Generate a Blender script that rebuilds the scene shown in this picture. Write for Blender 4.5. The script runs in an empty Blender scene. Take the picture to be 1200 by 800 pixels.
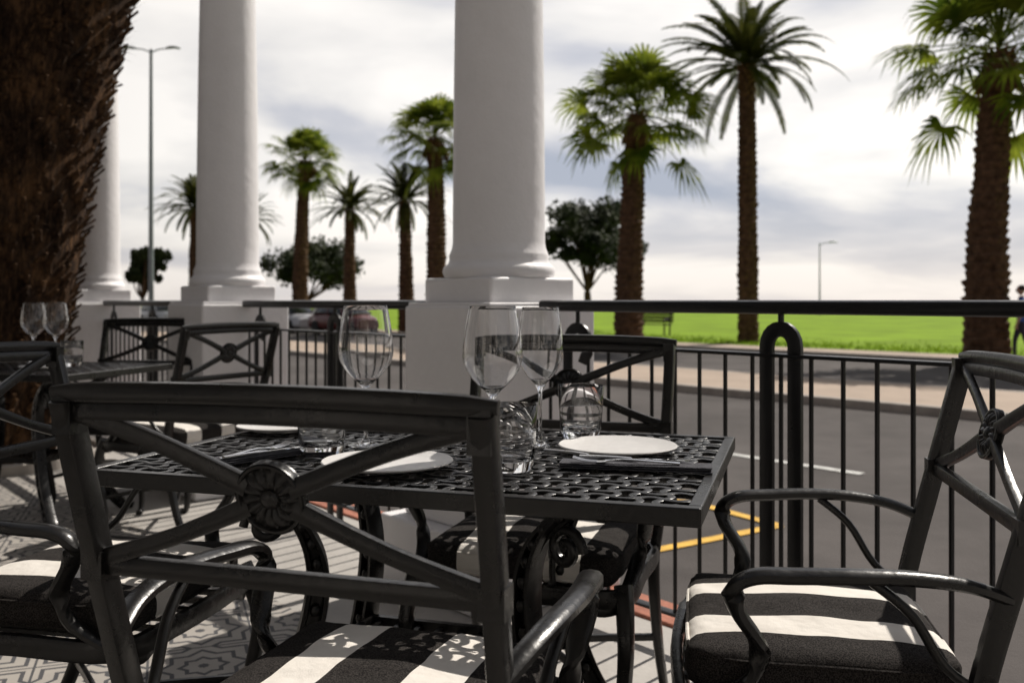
import bpy, math, random
from mathutils import Vector, Matrix, noise
R=math.radians
random.seed(7)
scene=bpy.context.scene
COL=scene.collection

# ---------------------------------------------------------------- materials
def mat(name, base=(.5,.5,.5), rough=.6, metal=0, nscale=None, var=.3, bump=0, bscale=None, detail=6, spec=.5, coords='Object', rvar=0):
    m=bpy.data.materials.new(name); m.use_nodes=True
    nt=m.node_tree; N=nt.nodes; L=nt.links
    b=N['Principled BSDF']
    b.inputs['Base Color'].default_value=(*base,1)
    b.inputs['Roughness'].default_value=rough
    b.inputs['Metallic'].default_value=metal
    b.inputs['Specular IOR Level'].default_value=spec
    tc=N.new('ShaderNodeTexCoord')
    if nscale:
        n=N.new('ShaderNodeTexNoise'); n.inputs['Scale'].default_value=nscale; n.inputs['Detail'].default_value=detail
        n.inputs['Roughness'].default_value=.65
        L.new(tc.outputs[coords],n.inputs['Vector'])
        r=N.new('ShaderNodeValToRGB')
        r.color_ramp.elements[0].position=.3; r.color_ramp.elements[1].position=.7
        r.color_ramp.elements[0].color=(*[c*(1-var) for c in base],1)
        r.color_ramp.elements[1].color=(*[min(1,c*(1+var)) for c in base],1)
        L.new(n.outputs['Fac'],r.inputs['Fac']); L.new(r.outputs['Color'],b.inputs['Base Color'])
        if rvar:
            mr=N.new('ShaderNodeMapRange'); mr.inputs[1].default_value=.3; mr.inputs[2].default_value=.7; mr.inputs[3].default_value=rough-rvar; mr.inputs[4].default_value=rough+rvar
            L.new(n.outputs['Fac'],mr.inputs[0]); L.new(mr.outputs[0],b.inputs['Roughness'])
    if bump:
        n2=N.new('ShaderNodeTexNoise'); n2.inputs['Scale'].default_value=bscale or nscale or 20; n2.inputs['Detail'].default_value=8
        L.new(tc.outputs[coords],n2.inputs['Vector'])
        bp=N.new('ShaderNodeBump'); bp.inputs['Strength'].default_value=bump; bp.inputs['Distance'].default_value=.01
        L.new(n2.outputs['Fac'],bp.inputs['Height']); L.new(bp.outputs['Normal'],b.inputs['Normal'])
    return m

def leafmat(name,c1,c2,scale=1.2,trans=.45):
    m=bpy.data.materials.new(name); m.use_nodes=True
    nt=m.node_tree; N=nt.nodes; L=nt.links
    b=N['Principled BSDF']; b.inputs['Roughness'].default_value=.65; b.inputs['Specular IOR Level'].default_value=.15
    tc=N.new('ShaderNodeTexCoord'); n=N.new('ShaderNodeTexNoise'); n.inputs['Scale'].default_value=scale
    L.new(tc.outputs['Object'],n.inputs['Vector'])
    r=N.new('ShaderNodeValToRGB'); r.color_ramp.elements[0].position=.35; r.color_ramp.elements[1].position=.65
    r.color_ramp.elements[0].color=(*c1,1); r.color_ramp.elements[1].color=(*c2,1)
    L.new(n.outputs['Fac'],r.inputs['Fac']); L.new(r.outputs['Color'],b.inputs['Base Color'])
    t=N.new('ShaderNodeBsdfTranslucent'); L.new(r.outputs['Color'],t.inputs['Color'])
    mx=N.new('ShaderNodeMixShader'); mx.inputs[0].default_value=trans
    L.new(b.outputs[0],mx.inputs[1]); L.new(t.outputs[0],mx.inputs[2])
    L.new(mx.outputs[0],N['Material Output'].inputs['Surface'])
    return m

M_white=mat('white_paint',(.78,.765,.775),.5,nscale=3,var=.05,bump=.3,bscale=22,spec=.35)
M_iron=mat('cast_metal',(.0065,.006,.0058),.30,metal=.0,nscale=14,var=.4,bump=.10,bscale=60,spec=.42,rvar=.06)
M_rail=mat('railing_paint',(.006,.006,.007),.32,nscale=10,var=.3,bump=.08,bscale=60,spec=.38,rvar=.05)
M_asph=mat('asphalt',(.085,.077,.074),.95,nscale=.6,var=.3,bump=.5,bscale=60,spec=.15)
M_pave=mat('paving',(.34,.265,.205),.9,nscale=.9,var=.15,bump=.3,bscale=30)
M_kerb=mat('kerb_concrete',(.33,.30,.27),.9,nscale=4,var=.2,bump=.3,bscale=30)
M_grass=mat('lawn',(.165,.265,.010),.95,nscale=.35,var=.32,bump=1,bscale=14,spec=.1)
M_ground=mat('soil',(.2,.17,.12),.95,nscale=.3,var=.3)
M_yel=mat('yellow_line',(.62,.36,.04),.8,nscale=9,var=.35)
M_wl=mat('white_line',(.5,.5,.48),.8,nscale=9,var=.3)
M_red=mat('red_brick',(.36,.13,.08),.85,nscale=8,var=.3,bump=.4,bscale=50)
M_sea=mat('sea_water',(.18,.22,.25),.28,nscale=.02,var=.2,bump=.6,bscale=.8)
M_trunk=mat('palm_trunk',(.095,.055,.034),.95,nscale=6,var=.6,bump=.9,bscale=30,spec=.1)
M_stub=mat('leaf_stub',(.15,.085,.04),.9,nscale=5,var=.5,spec=.1)
M_fan=leafmat('fan_leaf',(.06,.095,.010),(.24,.28,.03),scale=1.6,trans=.5)
M_date=leafmat('date_leaf',(.025,.032,.007),(.085,.09,.018),trans=.35)
M_tree=leafmat('tree_leaf',(.016,.026,.011),(.05,.065,.02),trans=.15)
M_plate=mat('stoneware',(.58,.57,.56),.42,nscale=40,var=.07,spec=.35)
M_steel=mat('cutlery_steel',(.80,.80,.80),.14,metal=1,nscale=5,var=.05)
M_nap=mat('napkin_cloth',(.085,.085,.095),.95,nscale=60,var=.3,bump=.5,bscale=400,spec=.1)
M_galv=mat('lamp_steel',(.25,.28,.3),.5,metal=.3,nscale=3,var=.1)
M_wood=mat('bench_wood',(.05,.035,.02),.8,nscale=5,var=.3)
M_rub=mat('tyre_rubber',(.02,.02,.02),.9,nscale=9,var=.2)
M_wall=mat('render_wall',(.55,.52,.49),.9,nscale=2,var=.1,bump=.2)
M_cglass=mat('window_glass',(.02,.025,.03),.08,nscale=2,var=.1)
M_skin=mat('skin',(.42,.25,.18),.6,nscale=9,var=.1)
M_shirt=mat('blue_shirt',(.06,.13,.42),.9,nscale=9,var=.2)
M_trou=mat('dark_trousers',(.04,.04,.06),.9,nscale=9,var=.2)
M_hair=mat('hair',(.03,.02,.015),.8,nscale=30,var=.3)
# fibrous bark: noise stretched along the trunk
def bark():
    m=bpy.data.materials.new('palm_bark'); m.use_nodes=True; nt=m.node_tree;N=nt.nodes;L=nt.links;b=N['Principled BSDF']
    b.inputs['Roughness'].default_value=.95; b.inputs['Specular IOR Level'].default_value=.1
    tc=N.new('ShaderNodeTexCoord'); mp=N.new('ShaderNodeMapping'); mp.inputs['Scale'].default_value=(1,1,.28); L.new(tc.outputs['Object'],mp.inputs[0])
    n=N.new('ShaderNodeTexNoise'); n.inputs['Scale'].default_value=38; n.inputs['Detail'].default_value=8; n.inputs['Roughness'].default_value=.7; L.new(mp.outputs[0],n.inputs['Vector'])
    n2=N.new('ShaderNodeTexNoise'); n2.inputs['Scale'].default_value=3.5; n2.inputs['Detail'].default_value=5; L.new(tc.outputs['Object'],n2.inputs['Vector'])
    a=N.new('ShaderNodeMath'); a.operation='MULTIPLY_ADD'; L.new(n2.outputs['Fac'],a.inputs[0]); a.inputs[1].default_value=.6; L.new(n.outputs['Fac'],a.inputs[2])
    r=N.new('ShaderNodeValToRGB'); e=r.color_ramp.elements; e[0].position=.62;e[0].color=(.012,.007,.005,1); e[1].position=1.0;e[1].color=(.15,.08,.038,1)
    x=e.new(.8);x.color=(.048,.028,.017,1)
    L.new(a.outputs[0],r.inputs['Fac']); L.new(r.outputs[0],b.inputs['Base Color'])
    bp=N.new('ShaderNodeBump'); bp.inputs['Strength'].default_value=1; bp.inputs['Distance'].default_value=.03; L.new(n.outputs['Fac'],bp.inputs['Height']); L.new(bp.outputs[0],b.inputs['Normal'])
    return m
M_bark=bark()

# glass
M_glass=bpy.data.materials.new('clear_glass'); M_glass.use_nodes=True
b=M_glass.node_tree.nodes['Principled BSDF']
b.inputs['Base Color'].default_value=(1,1,1,1); b.inputs['Roughness'].default_value=.0
b.inputs['Transmission Weight'].default_value=1; b.inputs['IOR'].default_value=1.5; b.inputs['Specular IOR Level'].default_value=.6

# striped cushion
def cushion_mat():
    m=bpy.data.materials.new('striped_canvas'); m.use_nodes=True
    nt=m.node_tree; N=nt.nodes; L=nt.links; b=N['Principled BSDF']; b.inputs['Roughness'].default_value=.95
    b.inputs['Specular IOR Level'].default_value=.12
    tc=N.new('ShaderNodeTexCoord'); sp=N.new('ShaderNodeSeparateXYZ'); L.new(tc.outputs['Object'],sp.inputs[0])
    nw=N.new('ShaderNodeTexNoise'); nw.inputs['Scale'].default_value=9; L.new(tc.outputs['Object'],nw.inputs['Vector'])
    wv=N.new('ShaderNodeMath'); wv.operation='MULTIPLY_ADD'; L.new(nw.outputs['Fac'],wv.inputs[0]); wv.inputs[1].default_value=.012; L.new(sp.outputs['X'],wv.inputs[2])
    ab=N.new('ShaderNodeMath'); ab.operation='ABSOLUTE'; L.new(wv.outputs[0],ab.inputs[0])
    s=N.new('ShaderNodeMath'); s.operation='SUBTRACT'; L.new(ab.outputs[0],s.inputs[0]); s.inputs[1].default_value=.105
    a2=N.new('ShaderNodeMath'); a2.operation='ABSOLUTE'; L.new(s.outputs[0],a2.inputs[0])
    lt=N.new('ShaderNodeMath'); lt.operation='LESS_THAN'; L.new(a2.outputs[0],lt.inputs[0]); lt.inputs[1].default_value=.042
    n=N.new('ShaderNodeTexNoise'); n.inputs['Scale'].default_value=420; n.inputs['Detail'].default_value=3
    L.new(tc.outputs['Object'],n.inputs['Vector'])
    r=N.new('ShaderNodeValToRGB'); r.color_ramp.elements[0].color=(.008,.007,.007,1); r.color_ramp.elements[1].color=(.045,.040,.037,1)
    r.color_ramp.elements[0].position=.4; r.color_ramp.elements[1].position=.62
    L.new(n.outputs['Fac'],r.inputs['Fac'])
    n3=N.new('ShaderNodeTexNoise'); n3.inputs['Scale'].default_value=14
    L.new(tc.outputs['Object'],n3.inputs['Vector'])
    r2=N.new('ShaderNodeValToRGB'); r2.color_ramp.elements[0].color=(.62,.58,.53,1); r2.color_ramp.elements[1].color=(.80,.77,.72,1)
    L.new(n3.outputs['Fac'],r2.inputs['Fac'])
    mx=N.new('ShaderNodeMix'); mx.data_type='RGBA'
    L.new(lt.outputs[0],mx.inputs[0]); L.new(r.outputs['Color'],mx.inputs[6]); L.new(r2.outputs['Color'],mx.inputs[7])
    L.new(mx.outputs[2],b.inputs['Base Color'])
    bp=N.new('ShaderNodeBump'); bp.inputs['Strength'].default_value=.4; bp.inputs['Distance'].default_value=.002
    L.new(n.outputs['Fac'],bp.inputs['Height']); 
    n5=N.new('ShaderNodeTexNoise'); n5.inputs['Scale'].default_value=12; n5.inputs['Detail'].default_value=3; L.new(tc.outputs['Object'],n5.inputs['Vector'])
    b5=N.new('ShaderNodeBump'); b5.inputs['Strength'].default_value=.5; b5.inputs['Distance'].default_value=.02
    L.new(n5.outputs['Fac'],b5.inputs['Height']); L.new(bp.outputs['Normal'],b5.inputs['Normal']); L.new(b5.outputs['Normal'],b.inputs['Normal'])
    return m
M_cush=cushion_mat()
M_stitch=mat('piping_thread',(.16,.15,.14),.9,nscale=200,var=.4)

def tile_mat():
    m=bpy.data.materials.new('patterned_tiles'); m.use_nodes=True
    nt=m.node_tree; N=nt.nodes; L=nt.links; b=N['Principled BSDF']; b.inputs['Roughness'].default_value=.6; b.inputs['Specular IOR Level'].default_value=.3
    tc=N.new('ShaderNodeTexCoord'); mp=N.new('ShaderNodeMapping'); mp.inputs['Scale'].default_value=(3.2,3.2,1); mp.inputs['Rotation'].default_value=(0,0,R(20))
    L.new(tc.outputs['Object'],mp.inputs[0]); sp=N.new('ShaderNodeSeparateXYZ'); L.new(mp.outputs[0],sp.inputs[0])
    def mth(op,a,bv=None,c=None):
        x=N.new('ShaderNodeMath'); x.operation=op
        for i,v in enumerate((a,bv,c)):
            if v is None: continue
            if isinstance(v,(int,float)): x.inputs[i].default_value=v
            else: L.new(v,x.inputs[i])
        return x.outputs[0]
    fx=mth('ABSOLUTE',mth('SUBTRACT',mth('FRACT',sp.outputs['X']),.5))
    fy=mth('ABSOLUTE',mth('SUBTRACT',mth('FRACT',sp.outputs['Y']),.5))
    d=mth('ADD',fx,fy)
    mx1=mth('MAXIMUM',fx,fy)
    star=mth('MINIMUM',mth('MULTIPLY',d,1.0),mth('MULTIPLY',mx1,1.45))
    ring=mth('LESS_THAN',mth('FRACT',mth('MULTIPLY',star,5.2)),.3)
    grout=mth('GREATER_THAN',mx1,.488)
    dark=mth('MAXIMUM',ring,grout)
    n=N.new('ShaderNodeTexNoise'); n.inputs['Scale'].default_value=6; L.new(tc.outputs['Object'],n.inputs['Vector'])
    r=N.new('ShaderNodeValToRGB'); r.color_ramp.elements[0].color=(.26,.24,.22,1); r.color_ramp.elements[1].color=(.46,.43,.39,1)
    L.new(n.outputs['Fac'],r.inputs['Fac'])
    mx=N.new('ShaderNodeMix'); mx.data_type='RGBA'; L.new(dark,mx.inputs[0]); L.new(r.outputs['Color'],mx.inputs[6]); mx.inputs[7].default_value=(.075,.075,.08,1)
    L.new(mx.outputs[2],b.inputs['Base Color'])
    return m
M_tile=tile_mat()
M_plainfl=mat('border_tiles',(.38,.36,.335),.7,nscale=3,var=.15,bump=.2,bscale=40)

# ---------------------------------------------------------------- mesh helpers
class MB:
    def __init__(s): s.v=[]; s.f=[]; s.m=[]
    def add(s,vs,fs,mi=0):
        o=len(s.v); s.v.extend([tuple(v) for v in vs]); s.f.extend([tuple(i+o for i in f) for f in fs]); s.m.extend([mi]*len(fs))
    def box(s,c,d,mi=0,rot=None):
        x,y,z=[k/2 for k in d]; vs=[Vector((a*x,b*y,e*z)) for a in(-1,1) for b in(-1,1) for e in(-1,1)]
        if rot: vs=[rot@v for v in vs]
        s.add([v+Vector(c) for v in vs],[(0,1,3,2),(4,6,7,5),(0,4,5,1),(2,3,7,6),(0,2,6,4),(1,5,7,3)],mi)
    def lathe(s,prof,n=32,c=(0,0,0),mi=0,fn=None,closed=False):
        vs=[];fs=[]
        for r,z in prof:
            for i in range(n):
                a=2*math.pi*i/n; rr=r*(fn(a,r,z) if fn else 1)
                vs.append((c[0]+rr*math.cos(a),c[1]+rr*math.sin(a),c[2]+z))
        k=len(prof)
        for j in range(k if closed else k-1):
            j2=(j+1)%k
            for i in range(n): fs.append((j*n+i,j*n+(i+1)%n,j2*n+(i+1)%n,j2*n+i))
        if not closed:
            if prof[0][0]>1e-5: fs.append(tuple(reversed(range(n))))
            if prof[-1][0]>1e-5: fs.append(tuple((k-1)*n+i for i in range(n)))
        s.add(vs,fs,mi)
    def sweep(s,pts,a,b,ref=(0,0,1),taper=None,n=10,sq=.6,mi=0,closed=False,sub=0):
        pts=[Vector(p) for p in pts]
        if sub: pts=spline(pts,sub,closed)
        ref=Vector(ref); k=len(pts); vs=[];fs=[]
        for i,p in enumerate(pts):
            if closed: T=pts[(i+1)%k]-pts[i-1]
            else: T=pts[min(i+1,k-1)]-pts[max(i-1,0)]
            T.normalize(); B=T.cross(ref)
            if B.length<1e-3: B=T.cross(Vector((1,.01,0)))
            B.normalize(); Nn=B.cross(T).normalized()
            tp=taper(i/(k-1)) if taper else 1
            for j in range(n):
                an=2*math.pi*(j+.5)/n; ca,sa=math.cos(an),math.sin(an)
                x=math.copysign(abs(ca)**sq,ca)*a*tp; y=math.copysign(abs(sa)**sq,sa)*b*tp
                vs.append(p+B*x+Nn*y)
        for i in range(k if closed else k-1):
            i2=(i+1)%k
            for j in range(n): fs.append((i*n+j,i*n+(j+1)%n,i2*n+(j+1)%n,i2*n+j))
        if not closed: fs+= [tuple(reversed(range(n))),tuple((k-1)*n+j for j in range(n))]
        s.add(vs,fs,mi)
    def mesh(s,name,mats,smooth=35,fix=True):
        me=bpy.data.meshes.new(name); me.from_pydata(s.v,[],s.f); me.update()
        for m in mats: me.materials.append(m)
        me.polygons.foreach_set('material_index',s.m)
        if fix:
            import bmesh
            bm=bmesh.new(); bm.from_mesh(me); bmesh.ops.remove_doubles(bm,verts=bm.verts,dist=1e-6); bmesh.ops.recalc_face_normals(bm,faces=bm.faces); bm.to_mesh(me); bm.free()
        if smooth:
            me.polygons.foreach_set('use_smooth',[True]*len(me.polygons)); me.set_sharp_from_angle(angle=R(smooth))
        me.update(); return me

def spline(P,sub,closed=False):
    out=[];n=len(P)
    rng=n if closed else n-1
    for i in range(rng):
        if closed: p0,p1,p2,p3=P[i-1],P[i],P[(i+1)%n],P[(i+2)%n]
        else: p0,p1,p2,p3=P[max(i-1,0)],P[i],P[i+1],P[min(i+2,n-1)]
        for j in range(sub):
            t=j/sub
            out.append(.5*((2*p1)+(p2-p0)*t+(2*p0-5*p1+4*p2-p3)*t*t+(3*p1-p0-3*p2+p3)*t**3))
    if not closed: out.append(P[-1].copy())
    return out

def obj(name,me,loc=(0,0,0),rz=0,parent=None,bevel=0):
    o=bpy.data.objects.new(name,me); COL.objects.link(o); o.location=loc; o.rotation_euler=(0,0,rz)
    if parent: o.parent=parent
    if bevel:
        m=o.modifiers.new('bevel','BEVEL'); m.width=bevel; m.segments=3; m.limit_method='ANGLE'
    return o
def empty(name,loc=(0,0,0),rz=0):
    e=bpy.data.objects.new(name,None); COL.objects.link(e); e.location=loc; e.rotation_euler=(0,0,rz); e.empty_display_size=.1; return e

# frame aligned with the railing / street
O=Vector((-.05,3.6,0)); RA=math.atan2(-.763,.647); r_=Vector((.647,-.763,0)).normalized(); n_=Vector((.763,.647,0)).normalized()
def W(t,n,z=0): return O+r_*t+n_*n+Vector((0,0,z))
def sheet(name,t0,t1,n0,n1,z,m,thick=0,bevel=0,parent=None):
    b=MB()
    if thick: b.box(((t0+t1)/2,(n0+n1)/2,z-thick/2),(t1-t0,n1-n0,thick))
    else: b.add([(t0,n0,z),(t1,n0,z),(t1,n1,z),(t0,n1,z)],[(0,1,2,3)])
    return obj(name,b.mesh(name,[m],smooth=0),O,RA,parent,bevel)
ZR=-.42
sheet('ground',-3000,3000,-3000,3000,ZR-.03,M_ground)
sheet('sea',-3000,3000,104,3000,ZR-.01,M_sea)
sheet('lawn',-220,220,22.6,96,ZR+.09,M_grass,thick=.1)
sheet('promenade',-220,220,97,104,ZR+.10,M_pave,thick=.1)
sheet('sea_wall',-220,220,103.5,104,ZR+.55,M_kerb,thick=.6)
sheet('road',-200,200,.34,9.9,ZR-.02,M_asph)
sheet('pavement',-200,200,10.06,12.9,ZR+.10,M_pave,thick=.14)
sheet('kerb',-200,200,9.9,10.06,ZR+.105,M_kerb,thick=.15,bevel=.02)
sheet('kerb',-200,200,12.9,13.05,ZR+.105,M_kerb,thick=.15,bevel=.02)
sheet('parking_road',-200,200,13.05,20.6,ZR-.016,M_asph)
sheet('kerb',-200,200,20.6,20.76,ZR+.105,M_kerb,thick=.15,bevel=.02)
sheet('footpath',-200,200,20.76,22.6,ZR+.08,M_pave,thick=.1)
# grass tufts along the near edge of the lawn
b=MB(); rd=random.Random(4)
for i in range(9000):
    t=rd.uniform(-32,24); n=22.62+abs(rd.gauss(0,1.8)); h=rd.uniform(.05,.13); a=rd.uniform(0,3.14); w=.02
    dx,dy=math.cos(a)*w,math.sin(a)*w; z=ZR+.088
    b.add([(t-dx,n-dy,z),(t+dx,n+dy,z),(t+rd.uniform(-.04,.04),n+rd.uniform(-.04,.04),z+h)],[(0,1,2)])
M_blade=leafmat('grass_blades',(.09,.16,.01),(.2,.3,.02),scale=.6)
obj('grass',b.mesh('grass',[M_blade],smooth=0,fix=False),O,RA)
# markings
def strip(name,p,q,w,z,m):
    p=Vector(p);q=Vector(q);d=(q-p).normalized();s=Vector((-d.y,d.x))*w/2
    b=MB();b.add([(*(p-s),z),(*(q-s),z),(*(q+s),z),(*(p+s),z)],[(0,1,2,3)]);return obj(name,b.mesh(name,[m],smooth=0))
g=empty('yellow_parking_marking')
for i,(p,q) in enumerate([((.75,5.62),(1.80,6.32)),((1.80,6.32),(1.38,7.0)),((1.38,7.0),(-.4,8.2))]):
    o=strip('line_%d'%i,p,q,.09,ZR-.012+.0015*i,M_yel);o.parent=g
g=empty('white_lane_marking')
for k in range(-14,6):
    a=W(k*4.5+1.2,5.35);c=W(k*4.5+3.0,5.35)
    o=strip('dash',a.xy,c.xy,.11,ZR-.012,M_wl);o.parent=g
# terrace
sheet('terrace_floor',-14,14,-9,-.75,0,M_tile,thick=.45)
sheet('terrace_border',-14,14,-.75,.12,-.002,M_plainfl,thick=.44)
sheet('brick_edging',-14,14,.12,.30,.01,M_red,thick=.45,bevel=.01)

# ---------------------------------------------------------------- columns
def column_mesh():
    b=MB()
    pr=[(.205,1.165),(.212,1.175),(.216,1.19),(.212,1.205),(.203,1.213),(.195,1.22),(.19,1.235),(.192,1.25),(.188,1.258),(.180,1.28)]
    for i in range(20):
        t=i/19; pr.append((.177-.030*t**1.6,1.30+2.0*t))
    pr+=[(.155,3.31),(.16,3.33),(.155,3.35),(.15,3.36),(.15,3.45),(.19,3.5),(.20,3.54)]
    b.lathe(pr,48)
    return b.mesh('shaft',[M_white],smooth=50)
me_shaft=column_mesh()
def boxmesh(name,c,d,m):
    b=MB();b.box(c,d);return b.mesh(name,[m],smooth=0)
me_ped=boxmesh('pedestal',(0,0,.66),(.52,.52,.80),M_white)
me_pl=boxmesh('plinth',(0,0,1.115),(.41,.41,.10),M_white)
me_cap=boxmesh('pedestal_top',(0,0,1.0625),(.50,.50,.02),M_white)
me_pb=boxmesh('base',(0,0,.13),(.66,.66,.26),M_white)
me_ab=boxmesh('abacus',(0,0,3.58),(.44,.44,.08),M_white)
for k in (0,1,2,3,-1):
    e=empty('column',W(-2.5*k,0),RA)
    obj('shaft',me_shaft,parent=e); obj('pedestal',me_ped,parent=e,bevel=.012); obj('plinth',me_pl,parent=e,bevel=.012)
    obj('pedestal_top',me_cap,parent=e,bevel=.006); obj('base',me_pb,parent=e,bevel=.012); obj('abacus',me_ab,parent=e,bevel=.01)

# ---------------------------------------------------------------- railings
def railing(t0,t1):
    e=empty('terrace_railing',W((t0+t1)/2,0),RA); L=(t1-t0)/2
    b=MB(); b.sweep([(-L,0,1.061),(L,0,1.061)],.030,.020,n=14,sq=.55); obj('handrail',b.mesh('handrail',[M_rail]),parent=e)
    b=MB()
    b.sweep([(-L,0,.925),(L,0,.925)],.018,.006,n=8,sq=.3); b.sweep([(-L,0,.10),(L,0,.10)],.018,.006,n=8,sq=.3)
    n=int(2*L/.098); 
    for i in range(n+1):
        x=-L+.03+i*(2*L-.06)/n
        if min(abs(x-.045),abs(x+.045))<.03: continue
        b.sweep([(x,0,.10),(x,0,.925)],.0065,.0065,n=8,sq=1,ref=(0,1,0))
    obj('balusters',b.mesh('balusters',[M_rail]),parent=e)
    b=MB()
    pts=[(-.046,0,.0),(-.046,0,.95)]+[( -.046*math.cos(a),0,.95+.05*math.sin(a)) for a in [math.pi*i/10 for i in range(1,10)]]+[(.046,0,.95),(.046,0,0)]
    b.sweep(pts,.022,.009,ref=(0,1,0),n=8,sq=.35)
    b.sweep([(0,0,.99),(0,0,1.05)],.009,.009,ref=(0,1,0),n=8,sq=1)
    for sx in (-1,1):
        x=sx*(L-.12)
        q=[(x,0,0),(x,0,.93)]+[(x-sx*.05+sx*.05*math.cos(a),0,.93+.055*math.sin(a)) for a in [math.pi*i/8 for i in range(1,9)]]+[(x-sx*.1,0,.90),(x-sx*.085,0,.875),(x-sx*.065,0,.885)]
        b.sweep(q,.02,.007,ref=(0,1,0),n=8,sq=.35)
        b.sweep([(x-sx*.05,0,.98),(x-sx*.05,0,1.05)],.008,.008,ref=(0,1,0),n=8,sq=1)
    obj('posts',b.mesh('posts',[M_rail]),parent=e)
for k in (0,1,2,3): railing(-2.5*k+.262,-2.5*k+2.5-.262)

# ---------------------------------------------------------------- chairs
def rosette(b,c,rad,tilt=0):
    n=96
    rings=[(1.0,-.5),(1.0,.35),(.95,.62),(.89,.62),(.84,.30),(.78,.30),(.65,.55),(.5,.62),(.28,.45),(.24,.75),(.12,.95),(.0,1.0)]
    rot=Matrix.Rotation(tilt,3,'X')
    for side in (1,-1):
        vs=[];fs=[]
        for j,(rr,h) in enumerate(rings):
            for i in range(n):
                a=2*math.pi*i/n
                hh=h+( .45*abs(math.sin(a*7+(1-rr)*3))-.15 if .3<rr<.8 else 0)
                v=Vector((rad*rr*math.cos(a),-side*.013*hh,rad*rr*math.sin(a)))
                vs.append(rot@v+Vector(c))
        for j in range(len(rings)-1):
            for i in range(n): fs.append((j*n+i,j*n+(i+1)%n,(j+1)*n+(i+1)%n,(j+1)*n+i))
        b.add(vs,fs)
def chair_meshes():
    f=MB()
    def bk(z):
        return -.215-.02*(z-.42)/.1 if z<.52 else -.235-.26*(z-.52)
    for s in (-1,1):
        f.sweep([(s*.256,bk(.42),.40),(s*.270,bk(.52),.52),(s*.277,bk(.7),.70),(s*.281,bk(.85),.85),(s*.282,bk(.955),.955)],.0145,.019,ref=(0,1,0),sub=5,sq=.5)
        f.sweep([(s*.256,-.21,.43),(s*.256,-.225,.30),(s*.260,-.27,.15),(s*.265,-.35,.0)],.015,.018,ref=(0,1,0),sub=5,taper=lambda t:1.1-.3*t)
        f.sweep([(s*.275,bk(.63),.625),(s*.295,-.2,.648),(s*.308,-.12,.658),(s*.314,-.03,.658),(s*.310,.05,.653),(s*.304,.11,.648),(s*.298,.143,.628),(s*.292,.140,.59),(s*.280,.105,.53),(s*.268,.115,.475),(s*.258,.165,.435),(s*.252,.21,.415)],.0155,.010,ref=(0,0,1),sub=5,sq=.8,taper=lambda t:1+.25*math.sin(t*math.pi))
        f.sweep([(s*.262,-.235,.47),(s*.287,-.17,.52),(s*.30,-.12,.60),(s*.308,-.06,.65)],.009,.008,sub=5,sq=1)
        f.sweep([(s*.250,.20,.44),(s*.258,.225,.38),(s*.262,.24,.30),(s*.252,.22,.18),(s*.245,.205,.07),(s*.25,.225,.012),(s*.252,.25,.008)],.019,.019,ref=(0,1,0),sub=5,sq=.8,taper=lambda t:1.15-.45*min(1,t*1.25)+.1*(t>.9))
        f.box((s*.280,bk(.93),.935),(.028,.032,.05))
        f.box((s*.2775,bk(.73),.73),(.033,.036,.038))
        f.sweep([(s*.245,.20,.39),(s*.20,.225,.385),(s*.15,.225,.405)],.007,.012,sub=5)
    tp=lambda dz,x:(x,bk(.95+dz)-.012*(1-(x/.282)**2),.955+dz+.006*(1-(x/.282)**2))
    f.sweep([tp(.008,-.300+.600*i/16) for i in range(17)],.0115,.0135,ref=(0,0,1),sq=.6,taper=lambda t:1-.35*abs(2*t-1)**12)
    f.sweep([tp(-.016,-.282+.564*i/12) for i in range(13)],.008,.0125,ref=(0,0,1),sq=.5)
    lz=.73
    f.sweep([(-.277+.554*i/8,bk(lz),lz) for i in range(9)],.0095,.0135,ref=(0,0,1),sq=.45)
    cz=.840; c=(0,bk(cz),cz)
    for s in (-1,1):
        for zc in (.940,.738):
            zz=zc; p=Vector((s*.270,bk(zz),zz)); q=Vector((s*.03,bk(cz+(zz-cz)*.12),cz+(zz-cz)*.12))
            m=(p+q)/2+Vector((0,0,(.005 if zz>cz else -.005)))
            f.sweep([p,m,q],.008,.0125,ref=(0,0,1),sub=6,sq=.5,taper=lambda t:1.08-.15*math.sin(t*math.pi))
    rosette(f,c,.047,tilt=math.atan(.26))
    ring=[(-.255,-.205,.415),(-.12,-.215,.415),(.12,-.215,.415),(.255,-.205,.415),(.26,0,.415),(.255,.2,.415),(.13,.235,.415),(-.13,.235,.415),(-.255,.2,.415),(-.26,0,.415)]
    f.sweep(ring,.011,.022,ref=(0,0,1),sub=4,closed=True,sq=.5)
    for i in range(7): f.box((-.18+.06*i,.01,.413),(.02,.43,.008))
    f.sweep([(-.257,-.26,.17),(0,-.02,.21),(.25,.215,.17)],.008,.010,sub=6); f.sweep([(.257,-.26,.17),(0,-.02,.2105),(-.25,.215,.17)],.008,.010,sub=6)
    frame=f.mesh('frame',[M_iron],smooth=40)
    hx,hy,hz=.238,.222,.036
    import bmesh
    bm=bmesh.new(); bmesh.ops.create_cube(bm,size=2); bmesh.ops.subdivide_edges(bm,edges=bm.edges[:],cuts=25,use_grid_fill=True)
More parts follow.
